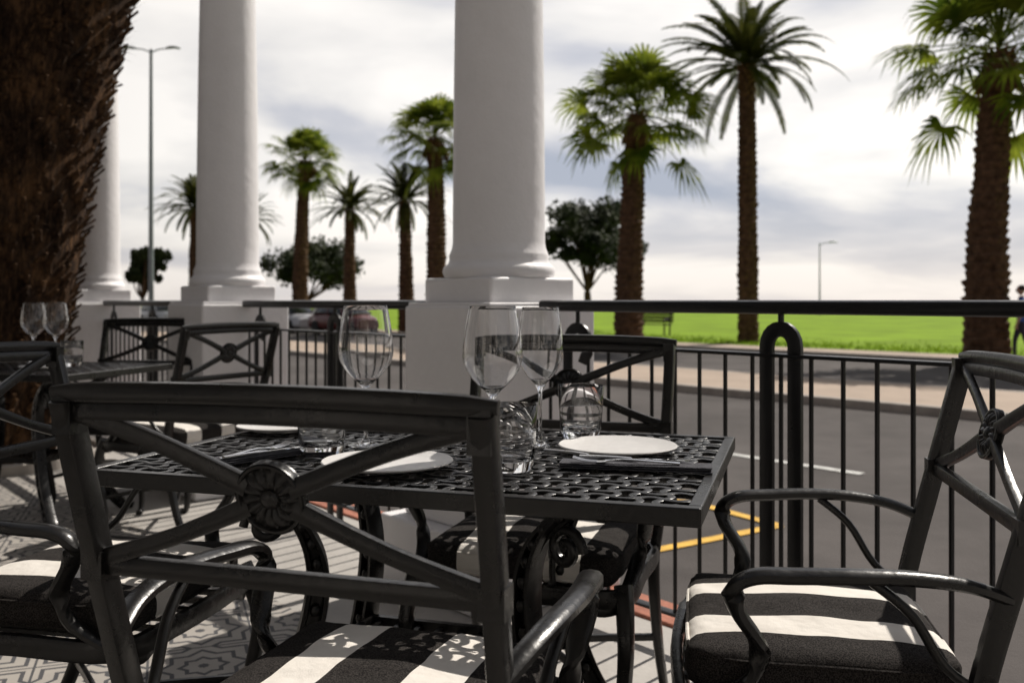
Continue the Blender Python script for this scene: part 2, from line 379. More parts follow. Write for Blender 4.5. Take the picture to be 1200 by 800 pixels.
    for v in bm.verts:
        x,y,z=v.co
        px,py,pz=x*hx,y*hy,z*hz
        r=.03; ix=max(-hx+r,min(hx-r,px)); iy=max(-hy+r,min(hy-r,py)); iz=max(-hz+r,min(hz-r,pz))
        d=Vector((px-ix,py-iy,pz-iz))
        if d.length>1e-6: d=d.normalized()*r
        p=Vector((ix,iy,iz))+d
        rr=.07; jx=max(-hx+rr,min(hx-rr,p.x)); jy=max(-hy+rr,min(hy-rr,p.y)); dd=Vector((p.x-jx,p.y-jy))
        if dd.length>rr: dd=dd.normalized()*rr; 
        p.x=jx+dd.x; p.y=jy+dd.y
        crown=max(0,(1-(p.x/hx)**2))*max(0,(1-(p.y/hy)**2))
        nn=noise.noise(Vector((p.x*11,p.y*11,3)))
        if z>0: p.z+=.016*crown+.006*nn
        p.x+=.004*noise.noise(Vector((p.y*12,p.z*20,1))); p.y+=.004*noise.noise(Vector((p.x*12,p.z*20,5)))
        v.co=p
    cm=bpy.data.meshes.new('cushion'); bm.to_mesh(cm); bm.free(); cm.materials.append(M_cush)
    cm.polygons.foreach_set('use_smooth',[True]*len(cm.polygons))
    p=MB(); pts=[]
    for i in range(96):
        a=2*math.pi*i/96; ca,sa=math.cos(a),math.sin(a)
        x=math.copysign(abs(ca)**.32,ca)*hx*.995; y=math.copysign(abs(sa)**.32,sa)*hy*.995
        pts.append((x,y))
    for z in (.022,-.022): p.sweep([(x*.99+.003*noise.noise(Vector((x*12,y*12,z))),y*.99,z+.002*noise.noise(Vector((x*15,y*15,z)))) for x,y in pts],.0035,.0035,closed=True,n=6,sq=1)
    return frame,cm,p.mesh('piping',[M_cush])
ch_f,ch_c,ch_p=chair_meshes()
def chair(x,y,deg):
    e=empty('patio_armchair',(x,y,0),R(deg))
    obj('frame',ch_f,parent=e)
    j=Vector((random.uniform(-.006,.006),random.uniform(-.006,.006),.466))
    obj('seat_cushion',ch_c,loc=j,parent=e); obj('cushion_piping',ch_p,loc=j,parent=e)
chair(-.200,1.450,-17)
chair(.07,2.37,163)
chair(-.90,2.07,-102)
chair(.55,1.75,79)
chair(-2.10,5.02,172)
chair(-1.58,4.45,62)
chair(-2.75,4.0,-100)

# ---------------------------------------------------------------- tables
def table_meshes():
    hx,hy=.61,.42; zt=.745
    f=MB()
    for s in (-1,1):
        f.box((0,s*(hy-.012),zt-.016),(2*hx,.024,.032)); f.box((s*(hx-.012),0,zt-.0162),(.024,2*hy-.049,.032))
    f.box((0,0,zt-.03),(2*hx-.06,.03,.02)); 
    rim=f.mesh('rim',[M_iron],smooth=0)
    l=MB(); p=.047; ax=.0105
    nx=int((2*hx-.04)/p); ny=int((2*hy-.04)/p)
    px=(2*hx-.046)/nx; py=(2*hy-.046)/ny
    for j in range(1,ny):
        y0=-hy+.023+j*py; pts=[]
        for i in range(nx*8+1):
            x=-hx+.023+i*px/8; pts.append((x,y0+ax*math.sin(math.pi*(i/8)+ (j%2)*math.pi),zt-.006))
        l.sweep(pts,.0072,.0045,ref=(0,0,1),n=8,sq=.35)
    for i in range(1,nx):
        x0=-hx+.023+i*px; pts=[]
        for j in range(ny*8+1):
            y=-hy+.023+j*py/8; pts.append((x0-ax*math.sin(math.pi*(j/8)+(i%2)*math.pi),y,zt-.0066))
        l.sweep(pts,.0072,.0045,ref=(0,0,1),n=8,sq=.35)
    for i in range(nx):
        for j in range(ny):
            if (i+j)%2==0:
                x=-hx+.023+(i+.5)*px; y=-hy+.023+(j+.5)*py
                l.lathe([(.0,-.004),(.006,-.004),(.006,.0),(.0,.001)],8,c=(x,y,zt-.0055))
                l.box((x,y,zt-.008),(px*.9,.004,.004))
    lat=l.mesh('lattice_top',[M_iron],smooth=40)
    g=MB()
    for sx in (-1,1):
        for sy in (-1,1):
            P=[(sx*.44,sy*.25,.715),(sx*.36,sy*.21,.69),(sx*.27,sy*.16,.61),(sx*.235,sy*.135,.50),(sx*.25,sy*.145,.36),(sx*.30,sy*.18,.20),(sx*.38,sy*.235,.07),(sx*.42,sy*.26,.02),(sx*.45,sy*.28,.015)]
            S=spline([Vector(q) for q in P],8)
            for off in (-.021,.021):
                g.sweep([q+Vector((sx*.87,sy*.5,.55)).normalized()*off for q in S],.022,.007,ref=(sx*.87,sy*.5,.55),n=8,sq=.5)
            g.sweep(S,.006,.019,ref=(sx*.87,sy*.5,.55),n=8,sq=.5)
            for k in range(2,len(S)-4,3):
                q=S[k]
                for w in (-.012,.012):
                    side=Vector((-sy*.5,sx*.87,0))*w
                    g.lathe([(.0,-.013),(.008,-.011),(.012,-.004),(.012,.004),(.008,.011),(.0,.013)],8,c=q+side)
            sc=[]
            for i in range(22):
                a=i*.42; rr=.045*(1-i/26)
                sc.append(Vector((sx*.33,sy*.19,.60))+Vector((sx*.87,sy*.5,0))*(rr*math.cos(a))+Vector((0,0,rr*math.sin(a))))
            g.sweep(sc,.010,.008,ref=(-sy*.5,sx*.87,0),n=8)
            g.lathe([(.0,0),(.03,0),(.034,.01),(.02,.02),(0,.022)],12,c=(sx*.435,sy*.27,0))
    for k in range(-4,5): g.box((k*.052,0,.30),(.012,.26,.012))
    for s in (-1,1):
        g.box((0,s*.135,.30),(.5,.016,.03)); g.box((s*.235,0,.3005),(.016,.27,.03))
        g.sweep([(s*.40,-.23,.69),(s*.38,0,.70),(s*.40,.23,.69)],.012,.012,sub=6)
    g.sweep([(-.40,0,.70),(0,0,.705),(.40,0,.70)],.012,.012,sub=6)
    return rim,lat,g.mesh('base',[M_iron],smooth=40)
tb=table_meshes()
def table(x,y,deg):
    e=empty('patio_table',(x,y,0),R(deg))
    for n,m in zip(('rim','lattice_top','base'),tb): obj(n,m,parent=e,bevel=.003 if n=='rim' else 0)
table(-.156,2.09,-17)
table(-2.5,4.75,-14)

# ---------------------------------------------------------------- tableware
def wine_mesh(h=.322,rb=.064,rr=.049):
    b=MB(); zb=.135
    out=[(0,0),(rb*.62,0),(rb*.63,.0015),(rb*.5,.004),(.012,.008),(.0055,.016),(.0042,.04),(.004,.09),(.0048,zb-.012),(.010,zb)]
    for i in range(1,19):
        t=i/18
        if t<.45: r=rb*math.sin(math.pi/2*(t/.45))**.75; 
        else: r=rb+(rr-rb)*((t-.45)/.55)**1.5
        out.append((max(r,.010),zb+(h-zb)*t*1.0 if t>0 else zb))
    inn=[]
    for r,z in reversed(out[10:]): inn.append((max(r-.0009,.001),z+(0 if z>h-.001 else .0005)))
    inn[0]=(rr-.0008,h-.0001)
    prof=out+[(rr-.0003,h+.0006)]+inn+[(0,zb+.006)]
    b.lathe(prof,64); return b.mesh('wine_glass',[M_glass],smooth=60)
wg1=wine_mesh(); wg2=wine_mesh(.318,.053,.042)
def tumbler_mesh():
    b=MB(); prof=[(0,.0),(.044,0),(.0465,.003),(.050,.03),(.053,.07),(.0555,.128),(.0551,.1286),(.0546,.128),(.0520,.07),(.0488,.034),(.044,.024),(.03,.0195),(0,.0185)]
    b.lathe(prof,64); return b.mesh('water_tumbler',[M_glass],smooth=50)
tm=tumbler_mesh()
ZT=.746
for x,y in ((-.338,2.17),(-.041,1.98)): obj('wine_glass',wg1,(x,y,ZT))
obj('wine_glass',wg2,(.065,2.16,ZT))
for x,y in ((-.415,2.05),(-.005,1.86),(.167,2.28)): obj('water_tumbler',tm,(x,y,ZT))
obj('wine_glass',wg1,(-2.60,5.1,ZT)); obj('wine_glass',wg1,(-2.46,5.06,ZT)); obj('water_tumbler',tm,(-2.25,4.8,ZT))
def plate_mesh(r):
    b=MB(); b.lathe([(0,.002),(r*.55,.002),(r*.6,0),(r*.64,.003),(r*.97,.010),(r,.0135),(r*.985,.0155),(r*.95,.0145),(r*.80,.0095),(r*.62,.0065),(0,.006)],72)
    return b.mesh('plate',[M_plate],smooth=50)
pm=plate_mesh(.132); pm2=plate_mesh(.108)
obj('plate',pm,(.235,2.09,ZT)); obj('plate',pm,(-.250,1.885,ZT)); obj('plate',pm2,(-.60,2.42,ZT)); obj('plate',pm2,(-2.3,4.6,ZT))
def napkin_mesh(L=.30,w=.055):
    b=MB(); n=24
    for k,(dz,dw,dl) in enumerate(((.0,0,0),(.0042,-.003,-.004),(.0082,-.006,-.002))):
        vs=[];fs=[]
        for i in range(n+1):
            x=-L/2-dl/2+(L+dl)*i/n; e=.0012*noise.noise(Vector((x*18,k,2)))
            for y,z in ((-w/2-dw/2,0),(-w/2-.002,.0019),(-w/2,.0036),(w/2+dw/2,.0036),(w/2+.002+dw/2,.0018),(w/2,0)):
                vs.append((x,y+e*2,dz+z+e))
        for i in range(n):
            for j in range(6): fs.append((i*6+j,i*6+(j+1)%6,(i+1)*6+(j+1)%6,(i+1)*6+j))
        fs+=[tuple(range(6)),tuple(n*6+j for j in range(6))]
        b.add(vs,fs)
    return b.mesh('napkin',[M_nap],smooth=40)
nm=napkin_mesh()
def knife_mesh():
    b=MB(); b.sweep([(-.115,0,.004),(-.05,0,.005),(-.01,0,.004)],.007,.0035,sub=5,sq=.8,taper=lambda t:1.15-.45*t)
    n=14;vs=[];fs=[]
    for i in range(n+1):
        t=i/n; x=-.01+.12*t; w=.009*math.sin(math.pi*min(1,.25+t*.75))**.5+.0005
        for y,z in ((-.003,.0045),(w*1.3-.003,.004),(w*1.3-.003,.0035),(-.003,.0025)): vs.append((x,y,z))
    for i in range(n):
        for j in range(4): fs.append((i*4+j,i*4+(j+1)%4,(i+1)*4+(j+1)%4,(i+1)*4+j))
    b.add(vs,fs); return b.mesh('knife',[M_steel],smooth=40)
def fork_mesh():
    b=MB(); b.sweep([(-.11,0,.003),(-.05,0,.006),(0,0,.008),(.035,0,.004)],.006,.002,sub=6,sq=.8,taper=lambda t:1.2-.75*t if t<.85 else .6+(t-.85)*5)
    b.sweep([(.033,0,.0042),(.045,0,.003),(.052,0,.003)],.0125,.0012,sub=4,sq=.6)
    for k in range(4):
        y=-.0096+.0064*k; b.sweep([(.05,y,.003),(.075,y,.004),(.10,y,.010)],.0018,.0011,sub=4,sq=1)
    return b.mesh('fork',[M_steel],smooth=40)
km,fm=knife_mesh(),fork_mesh()
def put(name,me,x,y,z,deg): o=obj(name,me,(x,y,z),R(deg)); return o
put('napkin',nm,.245,1.865,ZT,-12); put('knife',km,.25,1.885,ZT+.0125,-14); put('fork',fm,.22,1.855,ZT+.0125,170); put('knife',km,.165,1.93,ZT+.0125,-35)
put('napkin',nm,-.53,1.99,ZT,48); put('fork',fm,-.54,1.99,ZT+.0125,62); put('knife',km,-.51,1.985,ZT+.0125,50)
put('napkin',nm,-.42,2.46,ZT,-20); put('knife',km,-.42,2.455,ZT+.0125,-18)

# ---------------------------------------------------------------- palms
def trunk_mesh(name,H,r0,r1,lean=(0,0),rows=40,cols=12,na=48,per=5,amp=.05,mat_=None,bulge=0):
    b=MB(); nz=rows*per; vs=[];fs=[]
    for k in range(nz+1):
        t=k/nz; z=H*t; row=int(t*rows); fv=t*rows-row; cx=lean[0]*t*t; cy=lean[1]*t*t
        R0=r0+(r1-r0)*t+bulge*math.sin(math.pi*t)
        for i in range(na):
            a=2*math.pi*i/na; u=a*cols/(2*math.pi)+.5*(row%2)+.12*math.sin(row*1.7); fu=u-math.floor(u)
            sc=(1-abs(2*fu-1))**.6*(fv**.8)*(1+.5*math.sin(row*12.9+math.floor(u)*78.2))
            rr=R0+amp*(sc-.4)+amp*.6*noise.noise(Vector((math.cos(a)*3,math.sin(a)*3,z*4)))+.10*R0*noise.noise(Vector((math.cos(a),math.sin(a),z*.8+lean[0]*9+r0*50)))
            vs.append((cx+rr*math.cos(a),cy+rr*math.sin(a),z))
    for k in range(nz):
        for i in range(na): fs.append((k*na+i,k*na+(i+1)%na,(k+1)*na+(i+1)%na,(k+1)*na+i))
    fs.append(tuple(nz*na+i for i in range(na)))
    b.add(vs,fs); return b.mesh(name,[mat_ or M_trunk],smooth=30)
def near_trunk():
    rd=random.Random(21); H=8.4; b=MB(); r0,r1,bu=.50,.60,.12; lean=2.6
    def core(t): return Vector((lean*t*t,0,H*t)), r0+(r1-r0)*t+bu*math.sin(math.pi*t)
    vs=[];fs=[];na=48;nz=80
    for k in range(nz+1):
        c,rr=core(k/nz)
        for i in range(na):
            a=2*math.pi*i/na; q=rr*(.96+.04*noise.noise(Vector((math.cos(a)*2,math.sin(a)*2,c.z*2)))); vs.append(c+Vector((math.cos(a)*q,math.sin(a)*q,0)))
    for k in range(nz):
        for i in range(na): fs.append((k*na+i,k*na+(i+1)%na,(k+1)*na+(i+1)%na,(k+1)*na+i))
    b.add(vs,fs)
    cnt=3600
    for k in range(cnt):
        t=(k+rd.random())/cnt*.98; a=k*2.39996+rd.uniform(-.12,.12); c,rr=core(t)
        o=Vector((math.cos(a),math.sin(a),0)); s=Vector((-math.sin(a),math.cos(a),0)); 
        w=rd.uniform(.028,.055); h=rd.uniform(.05,.10); out=rd.uniform(.02,.075); th=rd.uniform(.012,.028)
        p=c+o*(rr*.95); tip=p+o*(out+.02)+Vector((0,0,h))+s*rd.uniform(-.02,.02)
        b.add([p-s*w,p+s*w,p+o*th*1.6+Vector((0,0,h*.1)),tip-s*w*.35,tip+s*w*.35,tip+o*.008-Vector((0,0,.012))],[(0,2,5,3),(2,1,4,5),(3,5,4),(0,3,4,1),(0,1,2)])
    for k in range(2600):
        t=rd.random()*.98; a=rd.uniform(0,6.283); c,rr=core(t); o=Vector((math.cos(a),math.sin(a),0)); s=Vector((-math.sin(a),math.cos(a),0))
        p=c+o*rr; q=p+o*rd.uniform(.04,.11)+s*rd.uniform(-.05,.05)+Vector((0,0,rd.uniform(-.05,.10))); b.add([p-s*.004,p+s*.004,q],[(0,1,2)])
    return b.mesh('trunk',[M_bark],smooth=0,fix=False)
def stubs_mesh(H,r,z0):
    b=MB()
    for i in range(90):
        a=i*2.4; z=z0+(H-z0)*i/90; d=Vector((math.cos(a),math.sin(a),.9)).normalized()
        p=Vector((math.cos(a)*r*.8,math.sin(a)*r*.8,z)); b.sweep([p,p+d*random.uniform(.2,.38)],.06,.02,n=6,ref=(math.cos(a),math.sin(a),0),taper=lambda t:1-.5*t)
    return b.mesh('leaf_bases',[M_stub],smooth=30)
def fan_crown(seed,nf=50,R0=3.1):
    rd=random.Random(seed); b=MB()
    for k in range(nf):
        az=k*2.39996+rd.uniform(-.25,.25); u=k/nf; el=R(78-u*108+rd.uniform(-9,9))
        if u>.93: el=R(-48+rd.uniform(-10,10))
        d=Vector((math.cos(az)*math.cos(el),math.sin(az)*math.cos(el),math.sin(el)))
        L1=R0*rd.uniform(.40,.64); L2=R0*rd.uniform(.32,.45)
        if el>R(35): L1*=.7; L2*=.9
        st=Vector((0,0,.25*math.sin(el)))
        end=st+d*L1+Vector((0,0,-.12*L1*math.cos(el))); mid=st+d*L1*.5
        b.sweep([st,mid,end],.026,.016,n=4,mi=0)
        side=d.cross(Vector((0,0,1))); 
        if side.length<.1: side=Vector((1,0,0))
        side.normalize(); up=side.cross(d).normalized()
        d2=(end-mid).normalized()
        tw=rd.uniform(-.7,.7); side=(side*math.cos(tw)+up*math.sin(tw)); up=side.cross(d2).normalized()
        nl=20
        for i in range(nl):
            th=R(-105+210*i/(nl-1)); w=.060
            l=L2*(1-.22*abs(th)/2)*rd.uniform(.82,1.15)
            dd=(d2*math.cos(th)+side*math.sin(th)).normalized(); pe=(-d2*math.sin(th)+side*math.cos(th))
            fold=up*(.03 if i%2 else -.03)
            p0=end; p1=end+dd*l*.5+up*.04*math.cos(th)+fold; p2=end+dd*l*.82+Vector((0,0,-.10*l)); p3=end+dd*l*1.0+Vector((0,0,-.34*l*rd.uniform(.5,1.4)))
            b.add([p0-pe*.012,p0+pe*.012,p1+pe*w,p1-pe*w,p2+pe*w*.5,p2-pe*w*.5,p3],[(0,1,2,3),(3,2,4,5),(5,4,6)])
    for k in range(14):
        az=rd.uniform(0,6.28); L=rd.uniform(.6,1.1)
        o=Vector((math.cos(az),math.sin(az),0)); p=o*.3+Vector((0,0,-.1)); q=o*rd.uniform(.4,.7)+Vector((0,0,-L)); s=Vector((-math.sin(az),math.cos(az),0))
        for i in range(5):
            sp=(i-2)*.13; b.add([p-s*.03,p+s*.03,q+s*(sp+.05)+Vector((0,0,rd.uniform(-.2,.2))),q+s*(sp-.05)],[(0,1,2,3)],1)
    return b.mesh('crown',[M_fan,M_stub],smooth=0,fix=False)
def date_crown(seed,nf=64,R0=3.2):
    rd=random.Random(seed); b=MB()
    for k in range(nf):
        az=k*2.39996+rd.uniform(-.3,.3); u=k/nf; el=R(78-u*92+rd.uniform(-10,10)); L=R0*1.1*rd.uniform(.78,1.12)*(.82+.18*math.cos(el))
        h=Vector((math.cos(az),math.sin(az),0)); pts=[];p=Vector((0,0,0)); e=el; n=16
        droop=rd.uniform(.6,1.25); sw=Vector((-math.sin(az),math.cos(az),0))*rd.uniform(-.25,.25)
        for i in range(n+1):
            pts.append(p+sw*(i/n)**2); dd=h*math.cos(e)+Vector((0,0,math.sin(e))); p=p+dd*(L/n); e-=R(5*droop)*(.4+1.2*i/n)*(.5+.5*math.cos(max(-1.2,e)))
        b.sweep(pts,.025,.018,n=4,taper=lambda t:1-.8*t)
        s=Vector((-math.sin(az),math.cos(az),0))
        for i in range(2,n):
            for q in range(4):
                t=q/4; c=pts[i].lerp(pts[i+1],t); T=(pts[i+1]-pts[i]).normalized(); up=s.cross(T)*-1
                if up.z<0: up=-up
                ll=.46*R0/3*math.sin(math.pi*min(.97,(i+t)/n*.85+.13))**.6*rd.uniform(.7,1.15)
                for sg in (-1,1):
                    d2=(s*sg*.55+T*.85+up*.25+Vector((0,0,-.25))).normalized(); tip=c+d2*ll+Vector((0,0,-.16*ll)); m=c+d2*ll*.45
                    w=T*.03
                    b.add([c-w*.6,c+w*.6,m+w,tip,m-w],[(0,1,2,4),(4,2,3)])
    return b.mesh('crown',[M_date],smooth=0,fix=False)
fans=[fan_crown(s) for s in (1,2,3)]; dates=[date_crown(s) for s in (5,6)]
stub=stubs_mesh(1.2,.42,0)
def palm(x,y,H,rad,crown,s=1,lean=(0,0),rz=0,bulge=0,top=.7):
    e=empty('palm_tree',(x,y,ZR),0)
    obj('trunk',trunk_mesh('trunk',H,rad*1.15,rad*top,lean,rows=int(H*5),cols=9,na=36,per=4,amp=.09*rad/.45,bulge=bulge),parent=e)
    o=obj('crown',crown,(lean[0],lean[1],H+.05),rz,e); o.scale=(s,s,s)
    o=obj('leaf_bases',stub,(lean[0],lean[1],H-1.15),rz,e); k=rad*top/.42; o.scale=(k,k,1)
palm(3.98,32,7.8,.45,fans[0],1.02,(.3,0),0)
palm(8.05,32,9.4,.31,dates[0],.95,(-.05,0),1,top=.9)
palm(11.5,22.8,7.5,.48,fans[1],.98,(.35,0),2.6,top=.68)
palm(-11.3,50,8.9,.40,fans[2],.84,(.3,0),3)
palm(-7.95,46,5.9,.32,dates[1],.66,(0,0),1)
palm(-4.75,42.3,5.9,.34,dates[0],.66,(-.1,0),4)
palm(-3.25,40.6,8.5,.44,fans[1],.9,(-.1,.2),5)
palm(-20.6,61,7.4,.42,dates[1],.9,(0,0),2)
palm(-16.9,60,6.6,.36,dates[0],.7,(0,0),0)

# near palm on the terrace
e=empty('palm_tree',(-3.62,6.35,0),0)
obj('trunk',near_trunk(),parent=e)
o=obj('crown',dates[0],(2.6,0,8.5),0,e)
b=MB(); b.lathe([(.8,.0),(.8,.06),(.77,.07),(.75,.06),(.75,.03),(0,.03)],40); obj('tree_surround',b.mesh('tree_surround',[M_kerb]),parent=e)

# ---------------------------------------------------------------- broadleaf trees
def tree(x,y,H,cr,ch,seed,lean=0,nc=34):
    rd=random.Random(seed); e=empty('windswept_tree',(x,y,ZR),0)
    b=MB(); base=Vector((0,0,0)); fork=Vector((lean*.4,0,H*.32))
    b.sweep([base,fork*.5+Vector((.1,0,0)),fork],.2,.2,n=8,sq=1,sub=4,taper=lambda t:1.2-.4*t)
    clumps=[]
    for k in range(nc):
        a=rd.uniform(0,6.28); rr=math.sqrt(rd.random()); zz=rd.uniform(-.85,.9)
        q=math.sqrt(max(.15,1-zz*zz*.8))*rd.uniform(.8,1.3)
        c=Vector((lean+math.cos(a)*rr*cr*q-.25*zz*lean,math.sin(a)*rr*cr*q,H-ch+zz*ch)); clumps.append((c,rd.uniform(.22,.46)*cr*.8))
    for c,_ in clumps[:14]:
        m=fork.lerp(c,.5)+Vector((rd.uniform(-.2,.2),rd.uniform(-.2,.2),-.15)); b.sweep([fork,m,c],.07,.07,n=6,sq=1,sub=4,taper=lambda t:1-.7*t)
    obj('limbs',b.mesh('limbs',[M_trunk]),parent=e)
    l=MB()
    for c,r in clumps:
        for i in range(230):
            v=Vector((rd.gauss(0,1),rd.gauss(0,1),rd.gauss(0,.75))).normalized()*r*rd.uniform(.3,1.2); p=c+v
            u=Vector((rd.uniform(-1,1),rd.uniform(-1,1),rd.uniform(-1,1))).normalized(); w=u.orthogonal().normalized(); s=rd.uniform(.08,.17)
            l.add([p-u*s,p+w*s*.6,p+u*s,p-w*s*.6],[(0,1,2,3)])
    obj('foliage',l.mesh('foliage',[M_tree],smooth=0,fix=False),parent=e)
tree(3.45,45,6.0,2.0,1.5,11,.4,40)
tree(-12.0,54,4.6,2.3,1.0,12,.6)
tree(-23.8,60,4.9,1.2,1.2,13,.5,26)

# ---------------------------------------------------------------- street lamps
def lamp(x,y,H,arms=2,rad=.11):
    e=empty('street_lamp',(x,y,ZR),R(0))
    b=MB(); b.lathe([(rad*1.6,0),(rad*1.6,.5),(rad,.6),(rad*.55,H)],12); 
    for s in ((-1,1) if arms==2 else (1,)):
        b.sweep([(0,0,H-.2),(s*.5,0,H),(s*1.2,0,H+.05)],.04,.04,n=8,sub=4,sq=1)
    obj('pole',b.mesh('pole',[M_galv]),parent=e)
    b=MB()
    for s in ((-1,1) if arms==2 else (1,)):
        b.sweep([(s*.9,0,H+.08),(s*1.3,0,H+.12),(s*1.7,0,H+.05)],.16,.06,n=10,sub=4,taper=lambda t:.6+.5*math.sin(t*3.1))
    obj('lamp_heads',b.mesh('lamp_heads',[M_galv]),parent=e)
lamp(-21.15,55,16.2,2,.16); lamp(29.5,90,7.0,1,.09)

# ---------------------------------------------------------------- cars
def car(x,y,rz,paint):
    e=empty('parked_car',(x,y,ZR-.016),rz)
    P=mat('car_paint',paint,.25,nscale=2,var=.05)
    def loft(b,st,mi=0):
        vs=[];fs=[]; n=12
        for (xx,z0,z1,hw0,hw1) in st:
            zc=(z0+z1)/2;hz=(z1-z0)/2
            for j in range(n):
                a=2*math.pi*(j+.5)/n; ca,sa=math.cos(a),math.sin(a); zz=math.copysign(abs(sa)**.45,sa); yy=math.copysign(abs(ca)**.45,ca)
                hw=hw0+(hw1-hw0)*(zz+1)/2; vs.append((xx,yy*hw,zc+zz*hz))
        k=len(st)
        for i in range(k-1):
            for j in range(n): fs.append((i*n+j,i*n+(j+1)%n,(i+1)*n+(j+1)%n,(i+1)*n+j))
        fs+=[tuple(range(n)),tuple((k-1)*n+j for j in range(n))]
        b.add(vs,fs,mi)
    b=MB(); loft(b,[(-2.05,.35,.75,.70,.68),(-1.95,.25,.90,.82,.78),(-1.2,.22,.95,.86,.82),(0,.22,.95,.87,.83),(1.0,.22,.92,.86,.80),(1.7,.24,.82,.84,.76),(2.0,.3,.7,.74,.68)])
    obj('body',b.mesh('body',[P],smooth=50),parent=e)
    b=MB(); loft(b,[(-1.85,.88,1.0,.70,.66),(-1.45,.88,1.36,.76,.60),(-.9,.88,1.42,.78,.62),(.1,.88,1.42,.78,.62),(.5,.88,1.30,.77,.60),(1.1,.88,.96,.72,.66)]); obj('cabin_windows',b.mesh('cabin',[M_cglass],smooth=50),parent=e)
    b=MB(); loft(b,[(-1.42,1.36,1.40,.55,.5),(-.9,1.40,1.47,.60,.54),(.1,1.40,1.47,.60,.54),(.42,1.34,1.38,.56,.52)]); 
    for s in (-1,1):
        for xx,xt in ((1.05,.42),(-.35,-.35),(-1.75,-1.4)): b.sweep([(xx,s*.765,.93),(xt,s*.615,1.39)],.03,.02,n=6)
    obj('roof',b.mesh('roof',[P],smooth=50),parent=e)
    b=MB()
    for xx in (-1.25,1.3):
        for s in (-1,1):
            vs=[];n=20
            for yy,rr in ((s*.66,.31),(s*.86,.32),(s*.875,.27),(s*.86,.19),(s*.87,.06)):
                for i in range(n): a=2*math.pi*i/n; vs.append((xx+rr*math.cos(a),yy,.32+rr*math.sin(a)))
            b.add(vs,[(j*n+i,j*n+(i+1)%n,(j+1)*n+(i+1)%n,(j+1)*n+i) for j in range(4) for i in range(n)]+[tuple(4*n+i for i in range(n))])
    obj('wheels',b.mesh('wheels',[M_rub]),parent=e)
p=W(-38,18.6); car(p.x,p.y,RA,(.5,.5,.52)); p=W(-33,18.6); car(p.x,p.y,RA,(.12,.02,.02)); p=W(-44,18.6); car(p.x,p.y,RA,(.04,.05,.08)); p=W(-55,18.6); car(p.x,p.y,RA,(.6,.6,.6))

# ---------------------------------------------------------------- bench & person
e=empty('park_bench',(5.7,38,ZR+.09),R(-40)); b=MB()
for i in range(3): b.box((0,-.15+.15*i,.45),(1.6,.12,.04)); b.box((0,.26+.02*i,.58+.14*i),(1.6,.03,.11))
obj('slats',b.mesh('slats',[M_wood],smooth=0),parent=e,bevel=.01); b=MB()
for s in (-.65,.65):
    b.sweep([(s,-.2,0),(s,-.2,.43)],.03,.03,n=8); b.sweep([(s,.22,0),(s,.24,.45),(s,.31,.95)],.03,.03,n=8); b.sweep([(s,-.22,.42),(s,.24,.42)],.03,.02,n=8); b.sweep([(s,-.22,.43),(s,-.22,.65),(s,.26,.66)],.025,.02,n=8)
obj('supports',b.mesh('supports',[M_iron]),parent=e)

